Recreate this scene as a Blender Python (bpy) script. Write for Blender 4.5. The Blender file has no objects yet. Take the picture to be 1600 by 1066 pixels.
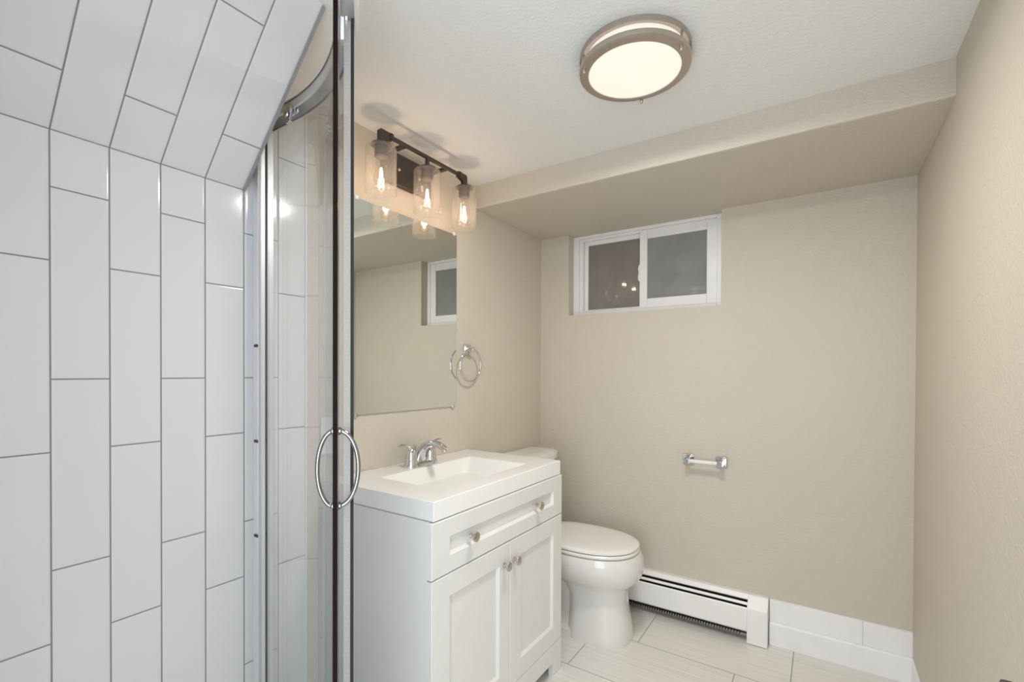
import bpy, bmesh, math, random
from mathutils import Vector, Matrix
random.seed(4)
SC = bpy.context.scene
COL = SC.collection
PI = math.pi

# ---------------------------------------------------------------- camera, world, lights, exposure
CAM = Vector((1.3762, 0.0, 1.2065))
cd = bpy.data.cameras.new('camera')
cam = bpy.data.objects.new('camera', cd); COL.objects.link(cam)
yaw, pit, rol = math.radians(33.4214), math.radians(-0.4883), math.radians(0.2256)
F = Vector((-math.sin(yaw) * math.cos(pit), math.cos(yaw) * math.cos(pit), math.sin(pit)))
R = Vector((math.cos(yaw), math.sin(yaw), 0)); U = R.cross(F)
R2 = R * math.cos(rol) + U * math.sin(rol); U2 = -R * math.sin(rol) + U * math.cos(rol)
m = Matrix((R2, U2, -F)).transposed().to_4x4(); m.translation = CAM
cam.matrix_world = m
cd.sensor_width = 36; cd.lens = 736.53 / 1600 * 36; cd.shift_y = 54.4 / 1600
cd.clip_start = 0.02
SC.camera = cam

wd = bpy.data.worlds.new('world'); SC.world = wd; wd.use_nodes = True
wd.node_tree.nodes['Background'].inputs[0].default_value = (0.9, 0.95, 1, 1)
wd.node_tree.nodes['Background'].inputs[1].default_value = 0.3

SC.view_settings.view_transform = 'Standard'; SC.view_settings.look = 'None'
SC.view_settings.gamma = 1; SC.view_settings.use_curve_mapping = False
SC.view_settings.exposure = 0.06
SC.cycles.use_denoising = True
SC.cycles.max_bounces = 14; SC.cycles.transparent_max_bounces = 40; SC.cycles.diffuse_bounces = 6
SC.cycles.transmission_bounces = 12; SC.cycles.glossy_bounces = 6
SC.cycles.sample_clamp_indirect = 4; SC.cycles.caustics_reflective = False; SC.cycles.caustics_refractive = False

# room numbers (metres)
W, D, ZC = 1.676, 2.391, 2.080          # right wall, back wall, ceiling
SY, ZS = 1.763, 1.974                    # soffit front face, soffit underside
YF = -0.10                               # front wall
HALL = -1.35

def light(name, kind, loc, energy, color, size=None, size_y=None, target=None, radius=None):
    l = bpy.data.lights.new(name, kind); l.energy = energy; l.color = color
    if kind == 'AREA':
        l.shape = 'RECTANGLE' if size_y else 'DISK'
        l.size = size
        if size_y: l.size_y = size_y
    elif radius: l.shadow_soft_size = radius
    o = bpy.data.objects.new(name, l); COL.objects.link(o); o.location = loc
    if target is not None:
        o.rotation_euler = (Vector(target) - Vector(loc)).to_track_quat('-Z', 'Y').to_euler()
    return o
# added fill lamp in the doorway behind the camera, standing in for hall daylight
light('doorway_fill', 'AREA', (1.26, -0.32, 1.10), 20.6, (0.82, 0.90, 1.0), 0.74, 1.75, (0.80, 1.0, 1.10))

# ---------------------------------------------------------------- materials
def node(nt, t, **kw):
    n = nt.nodes.new(t)
    for k, v in kw.items(): setattr(n, k, v)
    return n
def new_mat(name):
    mt = bpy.data.materials.new(name); mt.use_nodes = True
    nt = mt.node_tree
    return mt, nt, nt.nodes['Principled BSDF']
def setp(b, color=None, rough=None, metal=None, spec=None, coat=None, emit=None, estr=None):
    if color is not None: b.inputs['Base Color'].default_value = (*color, 1)
    if rough is not None: b.inputs['Roughness'].default_value = rough
    if metal is not None: b.inputs['Metallic'].default_value = metal
    if spec is not None: b.inputs['Specular IOR Level'].default_value = spec
    if coat is not None: b.inputs['Coat Weight'].default_value = coat
    if emit is not None:
        b.inputs['Emission Color'].default_value = (*emit, 1); b.inputs['Emission Strength'].default_value = estr
def mth(nt, op, a, b=None, c=None):
    n = node(nt, 'ShaderNodeMath', operation=op)
    for i, v in enumerate((a, b, c)):
        if v is None: continue
        if isinstance(v, (int, float)): n.inputs[i].default_value = v
        else: nt.links.new(v, n.inputs[i])
    return n.outputs[0]
def simple(name, color, rough=0.5, metal=0.0, spec=0.5, var=0.03, scale=9.0, bump=0.0, bscale=200.0, coat=None):
    mt, nt, b = new_mat(name); setp(b, color, rough, metal, spec, coat)
    tc = node(nt, 'ShaderNodeTexCoord')
    nz = node(nt, 'ShaderNodeTexNoise'); nz.inputs['Scale'].default_value = scale; nz.inputs['Detail'].default_value = 3
    nt.links.new(tc.outputs['Object'], nz.inputs['Vector'])
    rp = node(nt, 'ShaderNodeValToRGB')
    rp.color_ramp.elements[0].position = 0.3; rp.color_ramp.elements[1].position = 0.7
    rp.color_ramp.elements[0].color = (*[max(0, c * (1 - var)) for c in color], 1)
    rp.color_ramp.elements[1].color = (*[min(1, c * (1 + var)) for c in color], 1)
    nt.links.new(nz.outputs['Fac'], rp.inputs[0]); nt.links.new(rp.outputs[0], b.inputs['Base Color'])
    if bump:
        n2 = node(nt, 'ShaderNodeTexNoise'); n2.inputs['Scale'].default_value = bscale; n2.inputs['Detail'].default_value = 2
        nt.links.new(tc.outputs['Object'], n2.inputs['Vector'])
        bp = node(nt, 'ShaderNodeBump'); bp.inputs['Strength'].default_value = bump; bp.inputs['Distance'].default_value = 0.002
        nt.links.new(n2.outputs['Fac'], bp.inputs['Height']); nt.links.new(bp.outputs[0], b.inputs['Normal'])
    return mt
def paint(name, color, strength, scale, rough=0.6):
    """wall paint over a sprayed orange-peel / knock-down texture"""
    mt, nt, b = new_mat(name); setp(b, color, rough, 0, 0.35)
    tc = node(nt, 'ShaderNodeTexCoord')
    n1 = node(nt, 'ShaderNodeTexNoise'); n1.inputs['Scale'].default_value = scale; n1.inputs['Detail'].default_value = 4; n1.inputs['Roughness'].default_value = 0.55
    n2 = node(nt, 'ShaderNodeTexVoronoi'); n2.inputs['Scale'].default_value = scale * 0.9
    nt.links.new(tc.outputs['Object'], n1.inputs['Vector']); nt.links.new(tc.outputs['Object'], n2.inputs['Vector'])
    rp = node(nt, 'ShaderNodeValToRGB'); rp.color_ramp.elements[0].position = 0.42; rp.color_ramp.elements[1].position = 0.62
    nt.links.new(n1.outputs['Fac'], rp.inputs[0])
    h = mth(nt, 'MULTIPLY_ADD', n2.outputs['Distance'], 0.35, rp.outputs[0])
    bp = node(nt, 'ShaderNodeBump'); bp.inputs['Strength'].default_value = strength; bp.inputs['Distance'].default_value = 0.0016
    nt.links.new(h, bp.inputs['Height']); nt.links.new(bp.outputs[0], b.inputs['Normal'])
    n3 = node(nt, 'ShaderNodeTexNoise'); n3.inputs['Scale'].default_value = 2.2; n3.inputs['Detail'].default_value = 2
    nt.links.new(tc.outputs['Object'], n3.inputs['Vector'])
    r3 = node(nt, 'ShaderNodeValToRGB')
    r3.color_ramp.elements[0].position = 0.35; r3.color_ramp.elements[1].position = 0.65
    r3.color_ramp.elements[0].color = (*[c * 0.985 for c in color], 1); r3.color_ramp.elements[1].color = (*[c * 1.01 for c in color], 1)
    nt.links.new(n3.outputs['Fac'], r3.inputs[0]); nt.links.new(r3.outputs[0], b.inputs['Base Color'])
    return mt
def tile(name, color, grout, T, H, offs, half=0.0016, rough=0.12, edge_v0=False, streak=False, step=None, bevel=0.004, pillow=0.5):
    """running-bond tile in UV metres: columns of width T, joints every H; offset of each column from offs (2 values) or step*column"""
    mt, nt, b = new_mat(name); setp(b, color, rough, 0, 0.5)
    uv = node(nt, 'ShaderNodeUVMap'); sp = node(nt, 'ShaderNodeSeparateXYZ'); nt.links.new(uv.outputs[0], sp.inputs[0])
    u, v = sp.outputs[0], sp.outputs[1]
    s = mth(nt, 'DIVIDE', u, T); c = mth(nt, 'FLOOR', s); fu = mth(nt, 'MULTIPLY', mth(nt, 'SUBTRACT', s, c), T)
    if step is None:
        par = mth(nt, 'FLOORED_MODULO', c, 2.0); off = mth(nt, 'MULTIPLY_ADD', par, offs[1] - offs[0], offs[0])
    else: off = mth(nt, 'MULTIPLY_ADD', c, step, offs[0])
    sv = mth(nt, 'DIVIDE', mth(nt, 'SUBTRACT', v, off), H); cv = mth(nt, 'FLOOR', sv); fv = mth(nt, 'MULTIPLY', mth(nt, 'SUBTRACT', sv, cv), H)
    d = mth(nt, 'MINIMUM', mth(nt, 'MINIMUM', fu, mth(nt, 'SUBTRACT', T, fu)), mth(nt, 'MINIMUM', fv, mth(nt, 'SUBTRACT', H, fv)))
    if edge_v0: d = mth(nt, 'MINIMUM', d, mth(nt, 'MULTIPLY', v, 0.55))
    mk = node(nt, 'ShaderNodeMapRange', interpolation_type='SMOOTHSTEP'); nt.links.new(d, mk.inputs[0])
    mk.inputs[1].default_value = half * 0.7; mk.inputs[2].default_value = half * 1.3; mk.inputs[3].default_value = 0; mk.inputs[4].default_value = 1
    hb = node(nt, 'ShaderNodeMapRange', interpolation_type='SMOOTHSTEP'); nt.links.new(d, hb.inputs[0])
    hb.inputs[1].default_value = half * 0.6; hb.inputs[2].default_value = half + bevel; hb.inputs[3].default_value = 0; hb.inputs[4].default_value = 1
    # per tile tint
    wn = node(nt, 'ShaderNodeTexWhiteNoise', noise_dimensions='2D'); cb = node(nt, 'ShaderNodeCombineXYZ')
    nt.links.new(c, cb.inputs[0]); nt.links.new(cv, cb.inputs[1]); nt.links.new(cb.outputs[0], wn.inputs['Vector'])
    tint = node(nt, 'ShaderNodeMapRange'); nt.links.new(wn.outputs['Value'], tint.inputs[0]); tint.inputs[3].default_value = 0.97 if streak else 0.992; tint.inputs[4].default_value = 1.0
    fac = tint.outputs[0]
    if streak:
        mp = node(nt, 'ShaderNodeMapping'); mp.inputs['Scale'].default_value = (130, 3.0, 1)
        ad = node(nt, 'ShaderNodeVectorMath', operation='ADD'); nt.links.new(uv.outputs[0], ad.inputs[0]); nt.links.new(wn.outputs['Color'], ad.inputs[1])
        nt.links.new(ad.outputs[0], mp.inputs[0])
        nz = node(nt, 'ShaderNodeTexNoise'); nz.inputs['Scale'].default_value = 1.0; nz.inputs['Detail'].default_value = 4
        nt.links.new(mp.outputs[0], nz.inputs['Vector'])
        st = node(nt, 'ShaderNodeMapRange'); nt.links.new(nz.outputs['Fac'], st.inputs[0]); st.inputs[1].default_value = 0.3; st.inputs[2].default_value = 0.7
        st.inputs[3].default_value = 0.90; st.inputs[4].default_value = 1.04
        fac = mth(nt, 'MULTIPLY', fac, st.outputs[0])
    tcol = node(nt, 'ShaderNodeMix', data_type='RGBA', blend_type='MULTIPLY'); tcol.inputs[0].default_value = 1
    tcol.inputs[6].default_value = (*color, 1); nt.links.new(fac, tcol.inputs[7])
    mx = node(nt, 'ShaderNodeMix', data_type='RGBA'); nt.links.new(mk.outputs[0], mx.inputs[0])
    mx.inputs[6].default_value = (*grout, 1); nt.links.new(tcol.outputs[2], mx.inputs[7]); nt.links.new(mx.outputs[2], b.inputs['Base Color'])
    ro = node(nt, 'ShaderNodeMapRange'); nt.links.new(mk.outputs[0], ro.inputs[0]); ro.inputs[3].default_value = 0.8; ro.inputs[4].default_value = rough
    nt.links.new(ro.outputs[0], b.inputs['Roughness'])
    bp = node(nt, 'ShaderNodeBump'); bp.inputs['Strength'].default_value = pillow; bp.inputs['Distance'].default_value = 0.0015
    nt.links.new(hb.outputs[0], bp.inputs['Height']); nt.links.new(bp.outputs[0], b.inputs['Normal'])
    return mt
def clear_glass(name, tint=(0.985, 0.995, 0.99), rough=0.0, ior=1.45, seeds=0.0, haze=0.0):
    """thin clear sheet: fresnel reflection over straight-through transmission"""
    mt = bpy.data.materials.new(name); mt.use_nodes = True; nt = mt.node_tree; nt.nodes.clear()
    out = node(nt, 'ShaderNodeOutputMaterial'); tr = node(nt, 'ShaderNodeBsdfTransparent'); gl = node(nt, 'ShaderNodeBsdfGlossy')
    tr.inputs[0].default_value = (*tint, 1); gl.inputs['Roughness'].default_value = rough
    # reflectance of one face, the same from either side (no bending, so no total reflection inside the sheet)
    ge = node(nt, 'ShaderNodeNewGeometry'); dt = node(nt, 'ShaderNodeVectorMath', operation='DOT_PRODUCT')
    nt.links.new(ge.outputs['Normal'], dt.inputs[0]); nt.links.new(ge.outputs['Incoming'], dt.inputs[1])
    r0 = ((ior - 1) / (ior + 1)) ** 2
    fr = mth(nt, 'MULTIPLY_ADD', mth(nt, 'POWER', mth(nt, 'SUBTRACT', 1.0, mth(nt, 'ABSOLUTE', dt.outputs['Value'])), 5.0), 1 - r0, r0)
    mx = node(nt, 'ShaderNodeMixShader'); nt.links.new(fr, mx.inputs[0]); nt.links.new(tr.outputs[0], mx.inputs[1]); nt.links.new(gl.outputs[0], mx.inputs[2])
    last = mx
    if seeds:
        tc = node(nt, 'ShaderNodeTexCoord'); vo = node(nt, 'ShaderNodeTexVoronoi'); vo.inputs['Scale'].default_value = 260
        nt.links.new(tc.outputs['Object'], vo.inputs['Vector'])
        mr = node(nt, 'ShaderNodeMapRange', interpolation_type='SMOOTHSTEP'); nt.links.new(vo.outputs['Distance'], mr.inputs[0])
        mr.inputs[1].default_value = 0.12; mr.inputs[2].default_value = 0.34; mr.inputs[3].default_value = 1; mr.inputs[4].default_value = 0
        bp = node(nt, 'ShaderNodeBump'); bp.inputs['Strength'].default_value = seeds; bp.inputs['Distance'].default_value = 0.001
        nt.links.new(mr.outputs[0], bp.inputs['Height']); nt.links.new(bp.outputs[0], gl.inputs['Normal'])
        df = node(nt, 'ShaderNodeBsdfTranslucent'); df.inputs[0].default_value = (0.95, 0.93, 0.9, 1)
        d2 = node(nt, 'ShaderNodeBsdfDiffuse'); d2.inputs[0].default_value = (0.95, 0.93, 0.9, 1)
        dm = node(nt, 'ShaderNodeMixShader'); dm.inputs[0].default_value = 0.5; nt.links.new(df.outputs[0], dm.inputs[1]); nt.links.new(d2.outputs[0], dm.inputs[2])
        m2 = node(nt, 'ShaderNodeMixShader'); nt.links.new(mth(nt, 'MULTIPLY_ADD', mr.outputs[0], 0.10, haze), m2.inputs[0])
        nt.links.new(mx.outputs[0], m2.inputs[1]); nt.links.new(dm.outputs[0], m2.inputs[2]); last = m2
    if haze and not seeds:
        d2 = node(nt, 'ShaderNodeBsdfDiffuse'); d2.inputs[0].default_value = (0.93, 0.94, 0.94, 1)
        m2 = node(nt, 'ShaderNodeMixShader'); m2.inputs[0].default_value = haze
        nt.links.new(mx.outputs[0], m2.inputs[1]); nt.links.new(d2.outputs[0], m2.inputs[2]); last = m2
    nt.links.new(last.outputs[0], out.inputs[0])
    return mt
def emission(name, color, strength):
    mt, nt, b = new_mat(name); setp(b, (0.25, 0.24, 0.22), 0.4, 0, 0.3, None, color, strength)
    tc = node(nt, 'ShaderNodeTexCoord'); nz = node(nt, 'ShaderNodeTexNoise'); nz.inputs['Scale'].default_value = 5
    nt.links.new(tc.outputs['Object'], nz.inputs['Vector'])
    mr = node(nt, 'ShaderNodeMapRange'); nt.links.new(nz.outputs['Fac'], mr.inputs[0]); mr.inputs[3].default_value = strength * 0.96; mr.inputs[4].default_value = strength * 1.04
    nt.links.new(mr.outputs[0], b.inputs['Emission Strength'])
    return mt

BEIGE = (0.62, 0.567, 0.478)
M = {}
M['wall'] = paint('beige_wall_paint', BEIGE, 0.42, 110)
M['ceiling'] = paint('white_ceiling_paint', (0.83, 0.83, 0.81), 0.34, 95, 0.75)
TW, TH = 0.1004, 0.4094
M['tile'] = tile('white_glazed_tile', (0.785, 0.785, 0.79), (0.26, 0.27, 0.265), TW, TH, (1.596, 1.440))
M['tile_slope'] = tile('white_glazed_ceiling_tile', (0.785, 0.785, 0.79), (0.26, 0.27, 0.265), TW, TH, (0.406, 0.131), edge_v0=True)
M['floor'] = tile('pale_floor_tile', (0.81, 0.785, 0.745), (0.36, 0.345, 0.32), 0.315, 0.585, (0.695,), half=0.0019, rough=0.35, streak=True, step=0.19, bevel=0.002, pillow=0.3)
M['trim'] = simple('white_trim_paint', (0.88, 0.88, 0.88), 0.4, bump=0.05, bscale=60)
M['grey_caulk'] = simple('grey_edge_strip', (0.32, 0.32, 0.315), 0.5)
M['cabinet'] = simple('white_cabinet_lacquer', (0.755, 0.75, 0.725), 0.38, var=0.01)
M['dark'] = simple('dark_void', (0.03, 0.028, 0.026), 0.8)
M['counter'] = simple('glossy_white_cultured_marble', (0.84, 0.835, 0.81), 0.12, var=0.008)
M['ceramic'] = simple('white_ceramic', (0.77, 0.755, 0.72), 0.10, var=0.008, coat=0.2)
M['seat'] = simple('white_toilet_seat_plastic', (0.86, 0.84, 0.80), 0.22, var=0.008)
M['chrome'] = simple('polished_chrome', (0.70, 0.70, 0.70), 0.07, 1.0, var=0.02)
M['dark_chrome'] = simple('chrome_pull', (0.36, 0.36, 0.365), 0.12, 1.0, var=0.02)
M['alu'] = simple('bright_aluminium', (0.84, 0.845, 0.855), 0.38, 0.5, var=0.03)
M['nickel'] = simple('brushed_nickel', (0.62, 0.57, 0.50), 0.26, 1.0, var=0.05, scale=60)
M['lamp_nickel'] = simple('warm_nickel_lamp_metal', (0.50, 0.44, 0.385), 0.33, 0.85, var=0.05, scale=60)
M['bronze'] = simple('dark_bronze', (0.085, 0.075, 0.068), 0.42, 0.6, var=0.08, scale=60)
M['black'] = simple('black_plastic', (0.015, 0.012, 0.012), 0.45)
M['seal'] = simple('dark_seal', (0.016, 0.010, 0.009), 0.6, spec=0.04)
M['glass_edge'] = simple('dark_green_glass_edge', (0.036, 0.040, 0.039), 0.5, spec=0.08)
M['clear_seal'] = clear_glass('clear_vinyl_seal', (0.92, 0.93, 0.94), 0.25, 1.4, seeds=0.2, haze=0.38)
M['glass'] = clear_glass('clear_shower_glass', (0.98, 0.985, 0.985), ior=1.65, haze=0.03)
M['shade'] = clear_glass('seeded_glass', (0.97, 0.96, 0.95), 0.02, 1.45, seeds=0.6, haze=0.045)
M['bulb'] = clear_glass('clear_bulb_glass', (0.985, 0.96, 0.92), 0.02, 1.4)
M['filament'] = emission('glowing_filament', (1.0, 0.72, 0.42), 7)
M['diffuser'] = emission('lit_white_diffuser', (1.0, 0.91, 0.77), 0.84)
M['mirror'] = simple('mirror_silvering', (0.84, 0.87, 0.83), 0.01, 1.0, var=0.0)
M['mirror_edge'] = simple('mirror_glass_edge', (0.25, 0.28, 0.24), 0.3)
M['vinyl'] = simple('white_vinyl_frame', (0.84, 0.84, 0.84), 0.32)
M['pane'] = simple('obscured_window_glass', (0.255, 0.257, 0.25), 0.035, var=0.08, scale=7)
M['pane_left'] = simple('darker_obscured_window_glass', (0.225, 0.208, 0.19), 0.035, var=0.08, scale=7)  # same obscured glass in a darker, warmer tone for the left pane
M['plastic'] = simple('white_plastic', (0.82, 0.82, 0.82), 0.3)
M['heater'] = simple('white_enamel_steel', (0.88, 0.875, 0.86), 0.35, var=0.015)
M['fin'] = simple('dark_fins_and_slot_shade', (0.045, 0.038, 0.034), 0.7, 0.3)  # dark fins; also paints the shade seen through the heater slots
M['red'] = simple('red_dot', (0.55, 0.03, 0.03), 0.4)
M['blue'] = simple('blue_dot', (0.03, 0.08, 0.5), 0.4)
M['hall'] = simple('hall_wall_paint', (0.8, 0.8, 0.8), 0.7)

# ---------------------------------------------------------------- mesh helpers
def box(bm, x0, x1, y0, y1, z0, z1, mi=0):
    vs = [bm.verts.new((x, y, z)) for z in (z0, z1) for y in (y0, y1) for x in (x0, x1)]
    fs = [(0, 2, 3, 1), (4, 5, 7, 6), (0, 1, 5, 4), (2, 6, 7, 3), (0, 4, 6, 2), (1, 3, 7, 5)]
    out = []
    for f in fs:
        fc = bm.faces.new([vs[i] for i in f]); fc.material_index = mi; out.append(fc)
    return out
def prism(bm, poly, axis, a, b, mi=0):
    """extrude a closed 2-D polygon along an axis; poly gives the two other coordinates in xyz order"""
    def P(p, t):
        if axis == 'x': return (t, p[0], p[1])
        if axis == 'y': return (p[0], t, p[1])
        return (p[0], p[1], t)
    va = [bm.verts.new(P(p, a)) for p in poly]; vb = [bm.verts.new(P(p, b)) for p in poly]
    n = len(poly); fs = [bm.faces.new(va), bm.faces.new(vb[::-1])]
    for i in range(n): fs.append(bm.faces.new((va[i], vb[i], vb[(i + 1) % n], va[(i + 1) % n])))
    for f in fs: f.material_index = mi
    return fs
def loft(bm, rings, cap=True, closed=False, mi=0):
    R_ = [[bm.verts.new(p) for p in r] for r in rings]; n = len(rings[0]); fs = []
    k = len(R_)
    for i in range(k if closed else k - 1):
        a, b = R_[i], R_[(i + 1) % k]
        for j in range(n): fs.append(bm.faces.new((a[j], a[(j + 1) % n], b[(j + 1) % n], b[j])))
    if cap and not closed: fs.append(bm.faces.new(R_[0][::-1])); fs.append(bm.faces.new(R_[-1]))
    for f in fs: f.material_index = mi
    return fs
def tube(bm, pts, r, seg=12, closed=False, mi=0, flat=1.0, up=None):
    pts = [Vector(p) for p in pts]; n = len(pts); rings = []
    rr = r if isinstance(r, (list, tuple)) else [r] * n
    prev = Vector(up) if up else None
    for i in range(n):
        if closed: t = pts[(i + 1) % n] - pts[i - 1]
        else: t = pts[min(i + 1, n - 1)] - pts[max(i - 1, 0)]
        t.normalize()
        if prev is None: prev = Vector((0, 0, 1)) if abs(t.z) < 0.9 else Vector((1, 0, 0))
        a = (prev - t * prev.dot(t)).normalized(); b = t.cross(a); prev = a
        rings.append([pts[i] + (a * math.cos(2 * PI * k / seg) * flat + b * math.sin(2 * PI * k / seg)) * rr[i] for k in range(seg)])
    return loft(bm, rings, True, closed, mi)
def lathe(bm, prof, c=(0, 0, 0), axis='z', seg=32, mi=0, closed=False):
    """prof: (radius, height along the axis)"""
    rings = []
    for r, h in prof:
        r = max(r, 1e-5); ring = []
        for k in range(seg):
            a = 2 * PI * k / seg; p, q = r * math.cos(a), r * math.sin(a)
            v = (p, q, h) if axis == 'z' else ((h, p, q) if axis == 'x' else (q, h, p))
            ring.append((c[0] + v[0], c[1] + v[1], c[2] + v[2]))
        rings.append(ring)
    return loft(bm, rings, not closed, closed, mi)
def obj(name, bm, mats, parent=None, bevel=0.0, smooth=True, seg=2, label=None, wn=False):
    bmesh.ops.recalc_face_normals(bm, faces=bm.faces)
    me = bpy.data.meshes.new(name); bm.to_mesh(me); bm.free()
    for mt in (mats if isinstance(mats, (list, tuple)) else [mats]): me.materials.append(mt)
    o = bpy.data.objects.new(name, me); COL.objects.link(o)
    if wn: o.modifiers.new('normals', 'WEIGHTED_NORMAL').keep_sharp = True
    if smooth:
        for p in me.polygons: p.use_smooth = True
        me.set_sharp_from_angle(angle=math.radians(35))
    if bevel:
        bv = o.modifiers.new('bevel', 'BEVEL'); bv.width = bevel; bv.segments = seg; bv.limit_method = 'ANGLE'; bv.angle_limit = math.radians(40)
    if parent is not None:
        o.parent = parent; o.matrix_parent_inverse = Matrix.Translation(-parent_origin(parent))
    if label: o['label'] = label
    return o
def parent_origin(p):
    return Vector(p.location) if p.type == 'EMPTY' else Vector((0, 0, 0))   # meshes carry room coordinates
def thing(name, label, cat, loc=(0, 0, 0), group=None):
    o = bpy.data.objects.new(name, None); COL.objects.link(o); o.location = loc; o.empty_display_size = 0.05
    o['label'] = label; o['category'] = cat
    if group: o['group'] = group
    return o
def part(name, bm, mat, t, **kw): return obj(name, bm, mat, t, **kw)
def struct(name, bm, mats, parent=None, label=None, **kw):
    o = obj(name, bm, mats, parent, **kw)
    if parent is None: o['kind'] = 'structure'
    if label: o['label'] = label
    return o
B = bmesh.new

# ---------------------------------------------------------------- the room shell
def uvbox(bm, fn):
    uvl = bm.loops.layers.uv.new('UVMap')
    for f in bm.faces:
        for l in f.loops: l[uvl].uv = fn(l.vert.co)
bm = B(); box(bm, -0.12, W + 0.12, HALL - 0.1, D + 0.25, -0.1, 0.0); uvbox(bm, lambda c: (c.y - 2.06, c.x))
struct('floor', bm, M['floor'], smooth=False)
bm = B(); box(bm, -0.12, W + 0.12, HALL - 0.1, D + 0.25, ZC, ZC + 0.1); struct('ceiling', bm, M['ceiling'], smooth=False)
bm = B(); box(bm, -0.12, 0.0, YF - 0.1, D + 0.25, 0, ZC); struct('wall_left', bm, M['wall'], smooth=False)
bm = B(); box(bm, W, W + 0.12, HALL - 0.1, D + 0.25, 0, ZC); struct('wall_right', bm, M['wall'], smooth=False)
# back wall with the window opening
X0, X1, WZ0, WZ1 = 0.179, 0.973, 1.524, ZS
bm = B()
box(bm, 0, X0, D, D + 0.14, 0, ZC); box(bm, X1, W, D, D + 0.14, 0, ZC)
box(bm, X0, X1, D, D + 0.14, 0, WZ0)          # the soffit closes the opening above
struct('wall_back', bm, M['wall'], smooth=False)
# soffit
bm = B(); box(bm, -0.03, W + 0.03, SY, D + 0.14, ZS, ZC + 0.03); o = struct('soffit', bm, M['wall'], smooth=False, bevel=0.006)
# front wall (behind the camera) with the open doorway, and the hall beyond it
bm = B(); box(bm, 0, 0.86, YF - 0.1, YF, 0, ZC); box(bm, 0.86, W, YF - 0.1, YF, 2.035, ZC); box(bm, 1.655, W, YF - 0.1, YF, 0, 2.035)
struct('wall_front', bm, M['wall'], smooth=False)
bm = B(); box(bm, 0.2, W, HALL - 0.1, HALL, 0, ZC); box(bm, 0.18, 0.28, HALL, YF - 0.1, 0, ZC)
struct('wall_hall', bm, M['hall'], smooth=False)
# tiled shower walls (left and front) and the tiled slope over the shower
YT = 0.886; T0 = 0.2958
bm = B(); box(bm, 0, 0.005, YF, YT, 0, ZC); uvbox(bm, lambda c: (c.y - T0, c.z)); struct('wall_shower', bm, M['tile'], smooth=False)
bm = B(); box(bm, 0.005, 0.86, YF, YF + 0.005, 0, ZC); uvbox(bm, lambda c: (c.x, c.z)); struct('wall_shower_front', bm, M['tile'], smooth=False)
bm = B(); box(bm, 0, 0.009, YT, YT + 0.004, 0, ZC); struct('trim_1', bm, M['trim'], label='white edge strip where the shower tile ends', smooth=False)
ZT, SX, YSL = 1.716, 0.374, 0.6974
bm = B()
fs = prism(bm, [(0.005, ZT), (SX, ZC), (0.005, ZC)], 'y', YF + 0.005, YSL)
uvl = bm.loops.layers.uv.new('UVMap')
for f in bm.faces:
    f.material_index = 1
    for l in f.loops: l[uvl].uv = (l.vert.co.y - T0, math.hypot(l.vert.co.x - 0.005, l.vert.co.z - ZT))
bm.normal_update()
for f in bm.faces:
    c = f.calc_center_median()
    if abs(c.y - (YF + YSL) / 2) < 0.02 and len(f.verts) == 4 and abs(c.x - (SX + 0.005) / 2) < 0.01 and c.z < ZC - 0.02: f.material_index = 0
struct('ceiling_shower', bm, [M['tile_slope'], M['wall']], smooth=False)
# grey strip along the open edge of the slope
bm = B()
dx, dz = SX, ZC - ZT; L = math.hypot(dx, dz); nx, nz = dz / L, -dx / L
prism(bm, [(0.005, ZT), (SX, ZC - 0.001), (SX + nx * 0.004, ZC - 0.001 + nz * 0.004), (0.005 + nx * 0.004, ZT + nz * 0.004)], 'y', YSL - 0.004, YSL + 0.003)
struct('trim_2', bm, M['grey_caulk'], label='grey strip along the edge of the sloped shower ceiling', smooth=False)
# baseboards
bm = B()
prism(bm, [(D, 0), (D - 0.024, 0), (D - 0.024, 0.094), (D - 0.020, 0.101), (D, 0.101)], 'x', 1.186, W)
prism(bm, [(D, 0.101), (D - 0.011, 0.101), (D - 0.011, 0.197), (D, 0.199)], 'x', 1.186, 1.519)
prism(bm, [(D, 0.101), (D - 0.012, 0.101), (D - 0.012, 0.196), (D, 0.198)], 'x', 1.5195, W)
struct('baseboard_back', bm, M['trim'], bevel=0.0015, smooth=False)
bm = B(); prism(bm, [(W, 0), (W - 0.006, 0), (W - 0.006, 0.098), (W, 0.101)], 'y', 0.72, D - 0.024)
struct('baseboard_right', bm, M['trim'], bevel=0.0015, smooth=False)
# the open door folded back against the right wall; only its lever reaches into the picture
bm = B(); box(bm, 1.582, 1.618, -0.085, 0.668, 0.012, 2.03); dr = struct('door_1', bm, M['trim'], bevel=0.002)
bm = B()
lathe(bm, [(0.030, 0), (0.030, -0.008), (0.026, -0.012), (0.011, -0.012), (0.011, -0.055)], (1.582, 0.591, 0.918), 'x', 24)
box(bm, 1.512, 1.532, 0.475, 0.603, 0.906, 0.9295)
obj('door_lever', bm, M['bronze'], dr, bevel=0.003, label='dark bronze lever')

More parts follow.
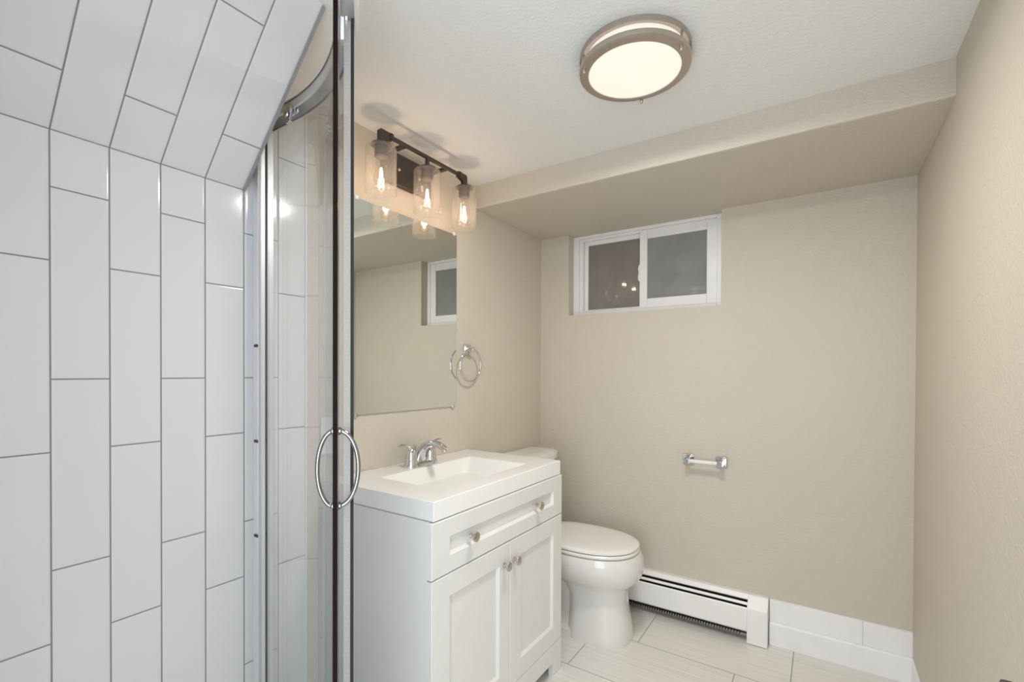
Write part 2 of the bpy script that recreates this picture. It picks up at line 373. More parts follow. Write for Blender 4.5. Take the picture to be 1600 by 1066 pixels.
# ---------------------------------------------------------------- window
YW = D + 0.056
bm = B()
f0, f1, g0, g1 = X0, X1, WZ0, WZ1
fx = 0.030
def frame(bm, x0, x1, z0, z1, wl, wr, wb, wt, ya, yb):
    box(bm, x0, x0 + wl, ya, yb, z0, z1); box(bm, x1 - wr, x1, ya, yb, z0, z1)
    box(bm, x0 + wl, x1 - wr, ya, yb, z0, z0 + wb); box(bm, x0 + wl, x1 - wr, ya, yb, z1 - wt, z1)
frame(bm, f0, f1, g0, g1, 0.034, 0.030, 0.020, 0.016, YW, YW + 0.05)
frame(bm, f0 + 0.034, f1 - 0.030, g0 + 0.020, g1 - 0.016, 0.022, 0.012, 0.008, 0.014, YW + 0.008, YW + 0.05)
win = struct('window_1', bm, M['vinyl'], bevel=0.003)
bm = B(); frame(bm, 0.236, 0.60, 1.545, 1.944, 0.022, 0.03, 0.014, 0.022, YW + 0.030, YW + 0.045)
s1 = obj('fixed_sash', bm, M['vinyl'], win, bevel=0.002)
bm = B(); box(bm, 0.250, 0.58, YW + 0.036, YW + 0.041, 1.553, 1.930); obj('pane', bm, M['pane_left'], s1, smooth=False)
bm = B(); frame(bm, 0.562, 0.944, 1.545, 1.955, 0.040, 0.048, 0.049, 0.047, YW + 0.006, YW + 0.028)
s2 = obj('sliding_sash', bm, M['vinyl'], win, bevel=0.003)
bm = B(); box(bm, 0.598, 0.900, YW + 0.016, YW + 0.021, 1.590, 1.912); obj('pane', bm, M['pane'], s2, smooth=False)
bm = B(); prism(bm, [(0.563, 1.685), (0.553, 1.695), (0.552, 1.715), (0.556, 1.735), (0.552, 1.755), (0.557, 1.775), (0.563, 1.780)], 'y', YW + 0.010, YW + 0.024)
obj('latch', bm, M['vinyl'], s2, bevel=0.001)

# ---------------------------------------------------------------- shower tray and curved enclosure
CX, CY = 0.150, 0.056
def arc(r, a0, a1, n):
    """quadrant path: straight from the left wall, then the curve"""
    return [(CX + r * math.cos(math.radians(a0 + (a1 - a0) * i / n)), CY + r * math.sin(math.radians(a0 + (a1 - a0) * i / n))) for i in range(n + 1)]
def band(bm, ri, ro, z0, z1, path_a0, path_a1, n, x_end=None, y_end=None, mi=0, edge_mi=None):
    inner = arc(ri, path_a0, path_a1, n); outer = arc(ro, path_a0, path_a1, n)
    if x_end is not None: inner.append((x_end, CY + ri)); outer.append((x_end, CY + ro))
    if y_end is not None: inner.insert(0, (CX + ri, y_end)); outer.insert(0, (CX + ro, y_end))
    vi0 = [bm.verts.new((*p, z0)) for p in inner]; vi1 = [bm.verts.new((*p, z1)) for p in inner]
    vo0 = [bm.verts.new((*p, z0)) for p in outer]; vo1 = [bm.verts.new((*p, z1)) for p in outer]
    k = len(inner); fs = []; es = []
    for i in range(k - 1):
        fs.append(bm.faces.new((vi0[i], vi0[i + 1], vi1[i + 1], vi1[i]))); fs.append(bm.faces.new((vo0[i], vo1[i], vo1[i + 1], vo0[i + 1])))
        es.append(bm.faces.new((vi0[i], vo0[i], vo0[i + 1], vi0[i + 1]))); es.append(bm.faces.new((vi1[i], vi1[i + 1], vo1[i + 1], vo1[i])))
    es.append(bm.faces.new((vi0[0], vi1[0], vo1[0], vo0[0]))); es.append(bm.faces.new((vi0[-1], vo0[-1], vo1[-1], vi1[-1])))
    for f in fs: f.material_index = mi
    for f in es: f.material_index = mi if edge_mi is None else edge_mi
t = thing('shower_tray', 'white quadrant shower tray on the floor inside the curved glass', 'shower tray', (0.35, 0.3, 0))
bm = B()
path = [(0.007, YF + 0.007)] + [(CX + 0.735, YF + 0.007)] + arc(0.735, 0, 90, 28) + [(0.007, CY + 0.735)]
prism(bm, path, 'z', 0.0, 0.055)
part('base', bm, M['ceramic'], t, bevel=0.006)
bm = B(); band(bm, 0.66, 0.735, 0.054, 0.10, 0, 90, 28, x_end=0.007, y_end=YF + 0.007); part('rim', bm, M['ceramic'], t, bevel=0.005)
bm = B(); lathe(bm, [(0.0, 0.0), (0.045, 0.0), (0.045, 0.004), (0.0, 0.005)], (0.30, 0.25, 0.0545), seg=24); part('drain', bm, M['chrome'], t)

en = thing('shower_enclosure', 'curved clear glass shower enclosure with a chrome frame and open sliding door', 'shower enclosure', (0.6, 0.55, 0.1))
ZR0, ZR1 = 1.908, 1.942
bm = B()
# top rail: outer skirt, inner skirt and a web between them (channel open below)
band(bm, 0.712, 0.720, ZR0, ZR1, 0, 90, 48, x_end=0.006, y_end=YF + 0.006)
band(bm, 0.680, 0.686, ZR0 + 0.006, ZR1, 0, 90, 48, x_end=0.006, y_end=YF + 0.006)
band(bm, 0.685, 0.713, ZR1 - 0.012, ZR1 - 0.001, 0, 90, 48, x_end=0.006, y_end=YF + 0.006)
part('top_rail', bm, M['alu'], en)
bm = B(); band(bm, 0.676, 0.720, 0.10, 0.128, 0, 90, 40, x_end=0.006, y_end=YF + 0.006); part('bottom_rail', bm, M['alu'], en, bevel=0.002)
bm = B()
prism(bm, [(0.006, 0.722), (0.033, 0.722), (0.033, 0.730), (0.030, 0.733), (0.030, 0.748), (0.033, 0.750), (0.033, 0.768), (0.018, 0.768), (0.018, 0.772), (0.006, 0.772)], 'z', 0.128, ZR0 + 0.01)
jb = part('wall_jamb', bm, M['alu'], en, bevel=0.0008)
for z in (1.278, 1.005, 0.734):
    bm = B(); box(bm, 0.016, 0.034, 0.7185, 0.7225, z - 0.004, z + 0.004); obj('bumper', bm, M['bronze'], jb, bevel=0.0015, label='small dark bumper')
bm = B(); prism(bm, [(0.83, YF + 0.006), (0.875, YF + 0.006), (0.875, YF + 0.036), (0.83, YF + 0.036)], 'z', 0.128, ZR0 + 0.01)
part('wall_jamb', bm, M['alu'], en, bevel=0.001)
# fixed panel, from the jamb round to 51 degrees
A_FIX = 51.2
bm = B(); band(bm, 0.7052, 0.7112, 0.128, 1.905, A_FIX, 90, 36, x_end=0.02, mi=0, edge_mi=1)
fp = part('fixed_panel', bm, [M['glass'], M['glass_edge']], en)
bm = B(); band(bm, 0.692, 0.7048, 0.13, 1.899, A_FIX + 0.1, A_FIX + 0.5, 1); obj('edge_seal', bm, M['clear_seal'], fp)
# sliding door, slid back behind the fixed panel; leading edge carries a dark magnetic seal and the pull
A_DOOR = 47.6
bm = B(); band(bm, 0.677, 0.6835, 0.135, 1.935, A_DOOR, 90, 36, x_end=0.05, mi=0, edge_mi=1)
sd = part('sliding_door', bm, [M['glass'], M['glass_edge']], en)
bm = B(); band(bm, 0.6762, 0.6845, 0.135, 1.935, A_DOOR - 0.45, A_DOOR, 2); obj('magnetic_seal', bm, M['seal'], sd, label='dark magnetic seal')
# door pull: a half ring on each face of the glass
AH = math.radians(A_DOOR + 1.9)
er = Vector((math.cos(AH), math.sin(AH), 0)); hc = Vector((CX, CY, 1.018)) + er * 0.680
for sgn, nm, dep in ((1, 'outer_pull', 0.0365), (-1, 'inner_pull', 0.0305)):
    bm = B(); pts = []
    for i in range(29):
        a = -PI / 2 + PI * i / 28
        pts.append(hc + er * sgn * (0.004 + dep * math.cos(a)) + Vector((0, 0, 0.073 * math.sin(a))))
    tube(bm, pts, 0.0045, 14)
    for s in (-1, 1):
        c = hc + Vector((0, 0, s * 0.0725)) + er * sgn * 0.0035
        tube(bm, [c, c + er * sgn * 0.004, c + er * sgn * 0.007], [0.0075, 0.0075, 0.005], 14)
    obj(nm, bm, M['dark_chrome'], sd)
# rollers hanging the door from the rail
for ang in (A_DOOR + 4.6, 88.0):
    a = math.radians(ang); e1 = Vector((math.cos(a), math.sin(a), 0)); e2 = Vector((-math.sin(a), math.cos(a), 0))
    bm = B()
    def ob(c, h1, h2, h3):
        vs = [bm.verts.new(c + e1 * h1 * i + e2 * h2 * j + Vector((0, 0, h3 * k))) for k in (-1, 1) for j in (-1, 1) for i in (-1, 1)]
        for f in [(0, 2, 3, 1), (4, 5, 7, 6), (0, 1, 5, 4), (2, 6, 7, 3), (0, 4, 6, 2), (1, 3, 7, 5)]: bm.faces.new([vs[i] for i in f])
    c0 = Vector((CX, CY, 0))
    if ang < 60:
        ob(c0 + e1 * 0.6890 + Vector((0, 0, 1.884)), 0.0040, 0.009, 0.023); ob(c0 + e1 * 0.6965 + Vector((0, 0, 1.899)), 0.0030, 0.010, 0.010)
    else:
        ob(c0 + e1 * 0.674 + Vector((0, 0, 1.897)), 0.004, 0.011, 0.024)
        ob(c0 + e1 * 0.687 + Vector((0, 0, 1.911)), 0.003, 0.008, 0.012)
        p = c0 + e1 * 0.669 + Vector((0, 0, 1.893)); tube(bm, [p, p - e1 * 0.004, p - e1 * 0.007], [0.009, 0.009, 0.006], 16)
        p = c0 + e1 * 0.692 + Vector((0, 0, 1.918)); tube(bm, [p, p + e1 * 0.006, p + e1 * 0.010], [0.011, 0.011, 0.007], 16)
    obj('roller', bm, M['chrome'], sd, bevel=0.001)

# ---------------------------------------------------------------- wall outlet beside the vanity
t = thing('wall_outlet', 'white wall outlet seen through the shower glass above the vanity end', 'outlet', (0, 0.978, 0.99))
bm = B(); box(bm, 0.0, 0.006, 0.943, 1.013, 0.930, 1.053); cp = part('cover_plate', bm, M['plastic'], t, bevel=0.003)
bm = B(); box(bm, 0.005, 0.0085, 0.961, 0.995, 0.958, 1.025); rc = part('receptacle', bm, M['plastic'], t, bevel=0.001)
for zc in (1.007, 0.976):
    for yy in (0.971, 0.984):
        bm = B(); box(bm, 0.0080, 0.0088, yy - 0.001, yy + 0.001, zc - 0.004, zc + 0.004); obj('slot', bm, M['black'], rc, smooth=False, label='narrow dark slot')

# ---------------------------------------------------------------- mirror
t = thing('mirror', 'frameless rectangular mirror clipped to the wall above the vanity', 'mirror', (0, 1.35, 1.05))
bm = B()
box(bm, 0.001, 0.0062, 1.068, 1.6235, 1.0515, 1.8155, 0)
bm.normal_update()
for f in bm.faces: f.material_index = 0 if f.calc_center_median().x > 0.006 else 1
part('glass_sheet', bm, [M['mirror'], M['mirror_edge']], t, smooth=False)
for y, z, s in ((1.082, 1.0515, -1), (1.603, 1.0515, -1), (1.082, 1.8155, 1), (1.606, 1.8155, 1)):
    bm = B(); box(bm, 0.0, 0.009, y - 0.007, y + 0.007, min(z - s * 0.006, z + s * 0.009), max(z - s * 0.006, z + s * 0.009))
    part('mirror_clip', bm, M['chrome' if s < 0 else 'plastic'], t, bevel=0.002)

# ---------------------------------------------------------------- vanity light
VX = 0.120
t = thing('vanity_light', 'dark bronze wall light with three seeded glass shades above the mirror', 'wall light', (0, 1.315, 1.975))
bm = B(); box(bm, 0.0, 0.022, 1.190, 1.444, 1.914, 2.036)
bp_ = part('backplate', bm, M['bronze'], t, bevel=0.004)
for y in (1.265, 1.372):
    bm = B(); lathe(bm, [(0.006, 0.0), (0.006, 0.003), (0.003, 0.006), (0.0, 0.0065)], (0.022, y, 1.975), 'x', 16); obj('cap_nut', bm, M['lamp_nickel'], bp_)
for y in (1.205, 1.430):
    bm = B(); box(bm, 0.018, VX, y - 0.008, y + 0.008, 2.010, 2.022); part('arm', bm, M['bronze'], t, bevel=0.0015)
bm = B(); box(bm, VX - 0.006, VX + 0.006, 1.128, 1.510, 2.010, 2.022)
for y in (1.134, 1.504): box(bm, VX - 0.010, VX + 0.010, y - 0.007, y + 0.007, 2.005, 2.027)
part('bar', bm, M['bronze'], t, bevel=0.0012)
for k, y in enumerate((1.093, 1.316, 1.536)):
    bm = B()
    if k == 1: box(bm, VX - 0.006, VX + 0.006, y - 0.006, y + 0.006, 1.972, 2.012)
    else:
        s = 1 if k == 0 else -1
        poly = [(y - s * 0.012, 1.972), (y + s * 0.012, 1.972), (y + s * 0.014, 1.996), (y + s * 0.045, 2.005), (y + s * 0.045, 2.027), (y - s * 0.006, 2.027), (y - s * 0.012, 2.020)]
        prism(bm, poly, 'x', VX - 0.007, VX + 0.007)
    part('stem', bm, M['bronze'], t, bevel=0.001)
    bm = B(); lathe(bm, [(0.0, 1.976), (0.034, 1.976), (0.036, 1.973), (0.034, 1.9705), (0.022, 1.970), (0.0225, 1.934), (0.019, 1.930), (0.0, 1.930)], (VX, y, 0), seg=28)
    part('socket', bm, M['bronze'], t)
    bm = B()
    lathe(bm, [(0.018, 1.9695), (0.042, 1.9695), (0.049, 1.966), (0.052, 1.958), (0.052, 1.806), (0.0505, 1.8045), (0.049, 1.806), (0.049, 1.957), (0.047, 1.963), (0.041, 1.9665), (0.018, 1.9665)], (VX, y, 0), seg=48, closed=True)
    part('glass_shade', bm, M['shade'], t)
    bm = B()
    lathe(bm, [(0.013, 1.931), (0.013, 1.918), (0.016, 1.905), (0.0215, 1.882), (0.024, 1.862), (0.023, 1.845), (0.018, 1.832), (0.010, 1.826), (0.0, 1.8245)], (VX, y, 0), seg=28)
    bl = part('bulb', bm, M['bulb'], t)
    bm = B()
    lathe(bm, [(0.0, 1.898), (0.003, 1.896), (0.0055, 1.885), (0.0062, 1.870), (0.0055, 1.852), (0.003, 1.843), (0.0, 1.842)], (VX, y, 0), seg=14)
    obj('filament', bm, M['filament'], bl)
    light('vanity_bulb_light', 'POINT', (VX, y, 1.866), 0.95, (1.0, 0.70, 0.50), radius=0.012)

# ---------------------------------------------------------------- ceiling light
LX, LY, LR = 0.936, 1.270, 0.148
t = thing('ceiling_light', 'round flush ceiling light with two nickel rings and a glowing white diffuser', 'ceiling light', (LX, LY, ZC))
bm = B(); lathe(bm, [(0.05, ZC), (LR, ZC), (LR, ZC - 0.016), (LR - 0.003, ZC - 0.016), (LR - 0.014, ZC - 0.010), (0.05, ZC - 0.010)], (LX, LY, 0), seg=72, closed=True)
part('upper_ring', bm, M['lamp_nickel'], t)
bm = B(); lathe(bm, [(0.0, ZC - 0.008), (0.130, ZC - 0.008), (0.1325, ZC - 0.012), (0.1325, ZC - 0.038), (0.130, ZC - 0.0445), (0.120, ZC - 0.0475), (0.06, ZC - 0.050), (0.0, ZC - 0.051)], (LX, LY, 0), seg=72)
part('diffuser', bm, M['diffuser'], t)
bm = B(); lathe(bm, [(0.1335, ZC - 0.034), (LR, ZC - 0.034), (LR + 0.001, ZC - 0.037), (LR, ZC - 0.046), (0.128, ZC - 0.0515), (0.1235, ZC - 0.0505), (0.1235, ZC - 0.0485), (0.1335, ZC - 0.045)], (LX, LY, 0), seg=72, closed=True)
part('lower_ring', bm, M['lamp_nickel'], t)
for d in (218, 345, 100):
    a = math.radians(d); px, py = LX + 0.1395 * math.cos(a), LY + 0.1395 * math.sin(a)
    bm = B(); tube(bm, [(px, py, ZC - 0.010), (px, py, ZC - 0.040)], 0.003, 10)
    lathe(bm, [(0.003, ZC - 0.044), (0.0045, ZC - 0.052), (0.0045, ZC - 0.058), (0.003, ZC - 0.0605), (0.0, ZC - 0.061)], (px, py, 0), seg=12)
    part('post', bm, M['lamp_nickel'], t)
light('ceiling_light_lamp', 'AREA', (LX, LY, ZC - 0.064), 10.6, (1.0, 0.97, 0.92), 0.23)

# ---------------------------------------------------------------- vanity cabinet
CYL, CYR, CXF = 0.945, 1.708, 0.494
t = thing('vanity_cabinet', 'white shaker bathroom vanity with one wide drawer over two doors', 'cabinet', (0, 1.325, 0))
def shaker(bm, y0, y1, z0, z1, a0, a1, c0, c1, xf, th=0.019, dep=0.009, bw=0.008):
    """slab with a recessed panel whose edges slope in"""
    xb = xf - th
    def ring(x, ya, yb, za, zb): return [bm.verts.new(p) for p in ((x, ya, za), (x, yb, za), (x, yb, zb), (x, ya, zb))]
    e = 0.0018
    r = [ring(xb, y0, y1, z0, z1), ring(xf - e, y0, y1, z0, z1), ring(xf, y0 + e, y1 - e, z0 + e, z1 - e), ring(xf, a0, a1, c0, c1), ring(xf - dep, a0 + bw, a1 - bw, c0 + bw, c1 - bw)]
    bm.faces.new(r[0][::-1])
    for p, q in zip(r, r[1:]):
        for i in range(4): bm.faces.new((p[i], p[(i + 1) % 4], q[(i + 1) % 4], q[i]))
    bm.faces.new(r[-1])
def knob(y, z, par, mat):
    bm = B()
    lathe(bm, [(0.0085, 0.0), (0.0085, 0.002), (0.0055, 0.005), (0.005, 0.013), (0.007, 0.016), (0.0145, 0.018), (0.0155, 0.0205), (0.0145, 0.0235), (0.009, 0.0255), (0.0, 0.026)], (CXF, y, z), 'x', 28)
    obj('knob', bm, mat, par, label='round brushed nickel knob')
xb = CXF - 0.020
bm = B()
box(bm, 0.004, xb, CYL + 0.002, CYL + 0.020, 0.0, 0.792); box(bm, 0.004, xb, CYR - 0.020, CYR - 0.002, 0.0, 0.792)   # side panels
box(bm, 0.004, xb, CYL + 0.020, CYR - 0.020, 0.100, 0.118)                                                             # bottom
box(bm, 0.004, 0.012, CYL + 0.020, CYR - 0.020, 0.118, 0.74)                                                           # back
box(bm, xb - 0.016, xb, CYL + 0.020, CYR - 0.020, 0.745, 0.792)                                                        # top rail
box(bm, xb - 0.016, xb - 0.001, CYL + 0.020, CYR - 0.020, 0.618, 0.650)                                                # rail behind the drawer gap
box(bm, xb - 0.016, xb - 0.001, 1.30, 1.35, 0.118, 0.62)
part('carcass', bm, M['cabinet'], t, bevel=0.001)
bm = B()
prism(bm, [(CYL, 0.0), (CYL + 0.072, 0.0), (CYL + 0.072, 0.055), (CYR - 0.072, 0.055), (CYR - 0.072, 0.0), (CYR, 0.0), (CYR, 0.1275), (CYL, 0.1275)], 'x', xb + 0.0005, CXF)
part('plinth', bm, M['cabinet'], t, bevel=0.001)
bm = B(); shaker(bm, CYL, CYR, 0.6345, 0.790, 1.020, 1.638, 0.683, 0.738, CXF)
dw = part('drawer', bm, M['cabinet'], t)
knob(1.116, 0.712, dw, M['nickel']); knob(1.508, 0.712, dw, M['nickel'])
MID = 1.3285
bm = B(); shaker(bm, CYL, MID - 0.0012, 0.1290, 0.6310, 1.020, 1.268, 0.196, 0.567, CXF); d1 = part('door', bm, M['cabinet'], t); knob(1.294, 0.561, d1, M['nickel'])
bm = B(); shaker(bm, MID + 0.0012, CYR, 0.1290, 0.6310, 1.400, 1.638, 0.196, 0.567, CXF); d2 = part('door', bm, M['cabinet'], t); knob(1.354, 0.561, d2, M['nickel'])

# ---------------------------------------------------------------- vanity top with moulded basin
TY0, TY1, TX1, TZ, TZ0 = 0.957, 1.704, 0.489, 0.848, 0.7935
t = thing('basin_countertop', 'glossy white vanity top with a moulded rectangular basin', 'sink', (0, 1.33, TZ0))
bm = B()
def rrect(x0, x1, y0, y1, z, r, n=6):
    pts = []
    for cx_, cy_, a0 in ((x1 - r, y1 - r, 0), (x0 + r, y1 - r, 90), (x0 + r, y0 + r, 180), (x1 - r, y0 + r, 270)):
        for i in range(n + 1):
            a = math.radians(a0 + 90 * i / n); pts.append((cx_ + r * math.cos(a), cy_ + r * math.sin(a), z))
    return pts
e = 0.003
rings = [rrect(0.002, TX1, TY0, TY1, TZ0, 0.002), rrect(0.002, TX1, TY0, TY1, TZ - e, 0.002), rrect(0.003, TX1 - e * 0.4, TY0 + e * 0.4, TY1 - e * 0.4, TZ - e * 0.3, 0.002),
         rrect(0.003 + e, TX1 - e, TY0 + e, TY1 - e, TZ, 0.002),
         rrect(0.128, 0.416, 1.078, 1.568, TZ, 0.010), rrect(0.131, 0.413, 1.082, 1.564, TZ - 0.0025, 0.012),
         rrect(0.150, 0.396, 1.150, 1.500, TZ - 0.060, 0.030), rrect(0.165, 0.382, 1.205, 1.445, TZ - 0.088, 0.045), rrect(0.20, 0.35, 1.26, 1.39, TZ - 0.097, 0.05), rrect(0.25, 0.29, 1.305, 1.345, TZ - 0.100, 0.0195)]
fs = loft(bm, rings, cap=True)
part('top', bm, M['counter'], t, wn=True)
bm = B(); lathe(bm, [(0.0, 0.0), (0.020, 0.0), (0.0215, 0.002), (0.016, 0.0035), (0.0, 0.0045)], (0.27, 1.325, TZ - 0.1003), seg=24); part('drain', bm, M['chrome'], t)

# ---------------------------------------------------------------- faucet
FX, FY = 0.088, 1.318
t = thing('faucet', 'chrome two-handle basin faucet standing on the vanity top', 'faucet', (FX, FY, TZ))
bm = B()
def oval(z, ax, ay, n=36, sq=2.6): return [(FX + ax * math.copysign(abs(math.cos(2 * PI * k / n)) ** (2 / sq), math.cos(2 * PI * k / n)), FY + ay * math.copysign(abs(math.sin(2 * PI * k / n)) ** (2 / sq), math.sin(2 * PI * k / n)), z) for k in range(n)]
loft(bm, [oval(TZ, 0.028, 0.080), oval(TZ + 0.006, 0.028, 0.080), oval(TZ + 0.012, 0.024, 0.074), oval(TZ + 0.015, 0.018, 0.066)])
part('base_plate', bm, M['chrome'], t)
for s, c in ((-1, 'red'), (1, 'blue')):
    hy = FY + s * 0.0515
    bm = B()
    lathe(bm, [(0.0, 0.0), (0.0275, 0.0), (0.0268, 0.006), (0.0235, 0.025), (0.0222, 0.027), (0.0222, 0.0285), (0.0232, 0.030), (0.0215, 0.042), (0.0165, 0.058), (0.0125, 0.067), (0.0075, 0.072), (0.0, 0.074)], (FX, hy, TZ), seg=28)
    # the lever sweeps up and out
    pts = [(FX - 0.002, hy - s * 0.004, TZ + 0.050), (FX, hy + s * 0.006, TZ + 0.068), (FX, hy + s * 0.018, TZ + 0.079), (FX, hy + s * 0.034, TZ + 0.085), (FX + 0.001, hy + s * 0.050, TZ + 0.086), (FX + 0.002, hy + s * 0.064, TZ + 0.0845)]
    tube(bm, pts, [0.013, 0.0115, 0.009, 0.0078, 0.0085, 0.0055], 14, flat=0.62, up=(0, 0, 1))
    h = part('handle', bm, M['chrome'], t)
    bm = B(); lathe(bm, [(0.0, 0.0), (0.0022, 0.0), (0.0022, 0.002), (0.0, 0.0025)], (FX + 0.0148, hy + s * 0.010, TZ + 0.059), 'x', 12)
    obj('temperature_dot', bm, M[c], h, label='%s temperature dot' % c)
bm = B()
# spout: broad skirt rising from the base, then an arch forward over the basin
sp = [(FX - 0.010, 0.004, 0.024, 0.034), (FX - 0.008, 0.022, 0.022, 0.028), (FX - 0.003, 0.045, 0.020, 0.021), (FX + 0.006, 0.062, 0.0165, 0.0165), (FX + 0.022, 0.077, 0.0135, 0.0150),
      (FX + 0.044, 0.086, 0.0118, 0.0148), (FX + 0.068, 0.0885, 0.0110, 0.0148), (FX + 0.092, 0.0855, 0.0110, 0.0148), (FX + 0.112, 0.077, 0.0112, 0.0146), (FX + 0.124, 0.068, 0.0115, 0.0140)]
rings = []
for i, (x, z, a, b_) in enumerate(sp):
    p0 = sp[max(i - 1, 0)]; p1 = sp[min(i + 1, len(sp) - 1)]
    tx, tz = p1[0] - p0[0], p1[1] - p0[1]; l = math.hypot(tx, tz); nx_, nz_ = tz / l, -tx / l
    rings.append([(x + nx_ * a * math.cos(2 * PI * k / 20), FY + b_ * math.sin(2 * PI * k / 20), TZ + z + nz_ * a * math.cos(2 * PI * k / 20)) for k in range(20)])
loft(bm, rings)
s_ = part('spout', bm, M['chrome'], t)
bm = B(); tube(bm, [(FX + 0.117, FY, TZ + 0.071), (FX + 0.121, FY, TZ + 0.061)], 0.0095, 18); obj('aerator', bm, M['nickel'], s_)
bm = B(); tube(bm, [(FX - 0.030, FY, TZ + 0.012), (FX - 0.030, FY, TZ + 0.066)], 0.0026, 10)
lathe(bm, [(0.0026, 0.064), (0.0065, 0.067), (0.0072, 0.071), (0.005, 0.0755), (0.0, 0.077)], (FX - 0.030, FY, TZ), seg=16); part('lift_rod', bm, M['chrome'], t)

# ---------------------------------------------------------------- towel ring
TRY = 1.704
t = thing('towel_ring', 'chrome towel ring on the wall beside the mirror', 'towel ring', (0, TRY, 1.306))
bm = B(); box(bm, 0.0, 0.006, TRY - 0.024, TRY + 0.024, 1.283, 1.331); box(bm, 0.005, 0.011, TRY - 0.018, TRY + 0.018, 1.289, 1.325); part('wall_plate', bm, M['chrome'], t, bevel=0.002)
bm = B(); box(bm, 0.010, 0.044, TRY - 0.010, TRY + 0.010, 1.297, 1.317); part('post', bm, M['chrome'], t, bevel=0.002)
bm = B(); tube(bm, [(0.034 + 0.003 * math.sin(2 * PI * k / 64), TRY - 0.012 + 0.074 * math.cos(2 * PI * k / 64), 1.236 + 0.074 * math.sin(2 * PI * k / 64)) for k in range(64)], 0.0042, 12, closed=True); part('ring', bm, M['chrome'], t)

# ---------------------------------------------------------------- toilet paper holder
t = thing('toilet_paper_holder', 'chrome toilet paper holder on the back wall under the window', 'toilet paper holder', (0.91, D, 0.78))
for x in (0.833, 0.982):
    bm = B(); box(bm, x - 0.025, x + 0.025, D - 0.007, D, 0.760, 0.810); box(bm, x - 0.018, x + 0.018, D - 0.013, D - 0.006, 0.767, 0.803)
    box(bm, x - 0.011, x + 0.011, D - 0.064, D - 0.012, 0.772, 0.797); part('post', bm, M['chrome'], t, bevel=0.002)
bm = B(); tube(bm, [(0.84, D - 0.052, 0.785), (0.975, D - 0.052, 0.785)], 0.0095, 18); part('roller_bar', bm, M['plastic'], t)

# ---------------------------------------------------------------- toilet
TYC = 2.045
t = thing('toilet', 'white elongated two-piece toilet with closed lid between the vanity and the heater', 'toilet', (0.35, TYC, 0))
def egg(z, xb_, xf_, hw, n=44, sq=2.3, skew=0.0):
    """outline that is squarer at the back (x = xb_) and rounder at the front (xf_)"""
    cx_, ax = (xb_ + xf_) / 2, (xf_ - xb_) / 2; r = []
    for k in range(n):
        a = 2 * PI * k / n; c, s = math.cos(a), math.sin(a)
        q = sq if c > 0 else sq + 0.9
        r.append((cx_ + ax * math.copysign(abs(c) ** (2 / q), c) , TYC + hw * (1 + skew * c) * math.copysign(abs(s) ** (2 / q), s), z))
    return r
bm = B()
loft(bm, [egg(0.0, 0.385, 0.668, 0.126, sq=2.5), egg(0.012, 0.383, 0.670, 0.128, sq=2.5), egg(0.05, 0.387, 0.665, 0.124, sq=2.5), egg(0.12, 0.390, 0.656, 0.113), egg(0.19, 0.385, 0.647, 0.105), egg(0.226, 0.36, 0.648, 0.106), egg(0.245, 0.33, 0.662, 0.118, sq=2.2),
          egg(0.268, 0.28, 0.690, 0.146, sq=2.2), egg(0.292, 0.24, 0.708, 0.166, sq=2.2), egg(0.318, 0.215, 0.716, 0.177, sq=2.2), egg(0.350, 0.205, 0.718, 0.182, sq=2.2), egg(0.378, 0.205, 0.712, 0.180, sq=2.2), egg(0.394, 0.205, 0.702, 0.174, sq=2.2), egg(0.396, 0.21, 0.69, 0.165, sq=2.2)])
# trapway and foot behind the pedestal, deck under the tank
loft(bm, [egg(0.0, 0.12, 0.50, 0.118, sq=4), egg(0.03, 0.12, 0.50, 0.116, sq=4), egg(0.042, 0.125, 0.50, 0.095, sq=4), egg(0.12, 0.14, 0.48, 0.080), egg(0.20, 0.13, 0.48, 0.085), egg(0.27, 0.10, 0.45, 0.11), egg(0.31, 0.07, 0.42, 0.135, sq=3), egg(0.392, 0.05, 0.40, 0.155, sq=4)])
part('bowl', bm, M['ceramic'], t)
bm = B()
loft(bm, [egg(0.3985, 0.215, 0.690, 0.172, sq=2.2), egg(0.402, 0.21, 0.697, 0.177, sq=2.2), egg(0.410, 0.21, 0.698, 0.178, sq=2.2), egg(0.4145, 0.215, 0.693, 0.174, sq=2.2)]); part('seat', bm, M['seat'], t)
bm = B()
loft(bm, [egg(0.4175, 0.215, 0.690, 0.172, sq=2.2), egg(0.4205, 0.21, 0.6965, 0.1775, sq=2.2), egg(0.428, 0.21, 0.6965, 0.1775, sq=2.2), egg(0.4325, 0.214, 0.690, 0.172, sq=2.2), egg(0.4355, 0.225, 0.672, 0.158, sq=2.2), egg(0.437, 0.28, 0.60, 0.11, sq=2.2)])
part('lid', bm, M['seat'], t)
for s in (-1, 1):
    bm = B(); tube(bm, [(0.205, TYC + s * 0.075 - 0.02, 0.412), (0.205, TYC + s * 0.075 + 0.02, 0.412)], 0.012, 14); part('hinge', bm, M['seat'], t)
TKC = 2.050
def tk(z, x1, hw, bow, r=0.03, x0=0.012):
    pts = []
    n = 12
    for i in range(n + 1):
        f = -1 + 2 * i / n; pts.append((x1 + bow * (1 - f * f) - 0.02 * abs(f) ** 6, TKC + f * hw, z))
    pts.append((x1 - 0.07, TKC + hw * 1.01, z)); pts.append((x0 + 0.012, TKC + hw, z)); pts.append((x0, TKC + hw - 0.012, z)); pts.append((x0, TKC - hw + 0.012, z)); pts.append((x0 + 0.012, TKC - hw, z)); pts.append((x1 - 0.07, TKC - hw * 1.01, z))
    return pts
bm = B(); loft(bm, [tk(0.393, 0.155, 0.175, 0.012), tk(0.41, 0.165, 0.185, 0.016), tk(0.60, 0.178, 0.205, 0.018), tk(0.748, 0.184, 0.214, 0.018)]); tn = part('tank', bm, M['ceramic'], t)
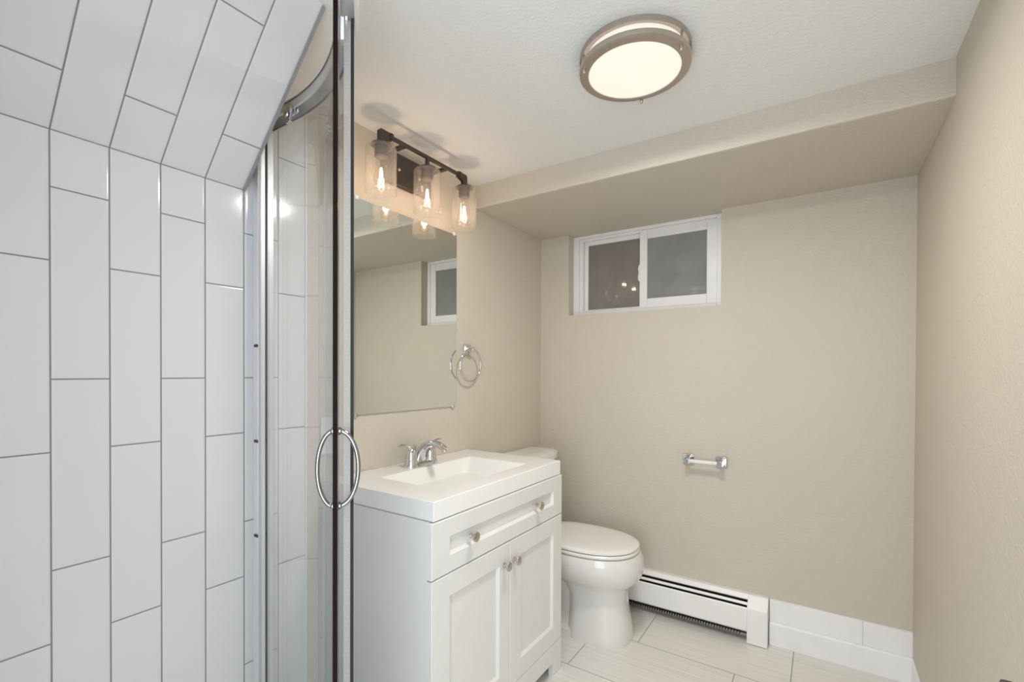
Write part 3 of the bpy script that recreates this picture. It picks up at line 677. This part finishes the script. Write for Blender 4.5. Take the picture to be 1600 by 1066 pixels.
bm = B(); loft(bm, [tk(0.7485, 0.186, 0.217, 0.022), tk(0.754, 0.194, 0.224, 0.022, x0=0.008), tk(0.780, 0.194, 0.224, 0.022, x0=0.008), tk(0.788, 0.189, 0.219, 0.022, x0=0.011), tk(0.793, 0.174, 0.206, 0.020, x0=0.02), tk(0.7945, 0.14, 0.17, 0.015, x0=0.04)])
part('tank_lid', bm, M['ceramic'], t)
bm = B(); lathe(bm, [(0.011, 0.0), (0.011, 0.008), (0.006, 0.012), (0.0, 0.013)], (0.190, TKC - 0.15, 0.70), 'x', 18); tube(bm, [(0.205, TKC - 0.15, 0.70), (0.209, TKC - 0.11, 0.697), (0.209, TKC - 0.085, 0.694)], [0.005, 0.0045, 0.006], 10)
obj('flush_lever', bm, M['chrome'], tn)

# ---------------------------------------------------------------- baseboard heater
t = thing('baseboard_heater', 'white baseboard heater along the foot of the back wall', 'heater', (0.60, D, 0))
HX0, HX1, HX2 = 0.03, 1.101, 1.182
bm = B(); box(bm, HX0, HX1, D - 0.004, D, 0.012, 0.196, 1)  # back sheet coloured near black: painted shade behind the slots
prism(bm, [(D, 0.196), (D, 0.203), (D - 0.024, 0.203), (D - 0.038, 0.186), (D - 0.036, 0.182), (D - 0.022, 0.197)], 'x', HX0, HX1); part('back_panel', bm, [M['heater'], M['fin']], t)
bm = B(); prism(bm, [(D - 0.044, 0.1715), (D - 0.046, 0.1745), (D - 0.054, 0.1660), (D - 0.052, 0.1630)], 'x', HX0, HX1); part('damper', bm, M['heater'], t)
bm = B(); prism(bm, [(D - 0.058, 0.150), (D - 0.062, 0.1575), (D - 0.067, 0.152), (D - 0.068, 0.056), (D - 0.058, 0.047), (D - 0.056, 0.050), (D - 0.064, 0.058), (D - 0.063, 0.148)], 'x', HX0, HX1); part('front_cover', bm, M['heater'], t)
bm = B(); tube(bm, [(HX0, D - 0.030, 0.078), (HX1, D - 0.030, 0.078)], 0.010, 12)
for i in range(86): box(bm, HX0 + 0.02 + i * 0.012, HX0 + 0.0204 + i * 0.012, D - 0.056, D - 0.008, 0.022, 0.108)
part('heating_element', bm, M['fin'], t, smooth=False, label='dark fin tube')
bm = B(); prism(bm, [(D, 0.204), (D - 0.026, 0.204), (D - 0.072, 0.158), (D - 0.072, 0.003), (D, 0.003)], 'x', HX1 + 0.0005, HX2); part('end_cap', bm, M['heater'], t, bevel=0.0015)
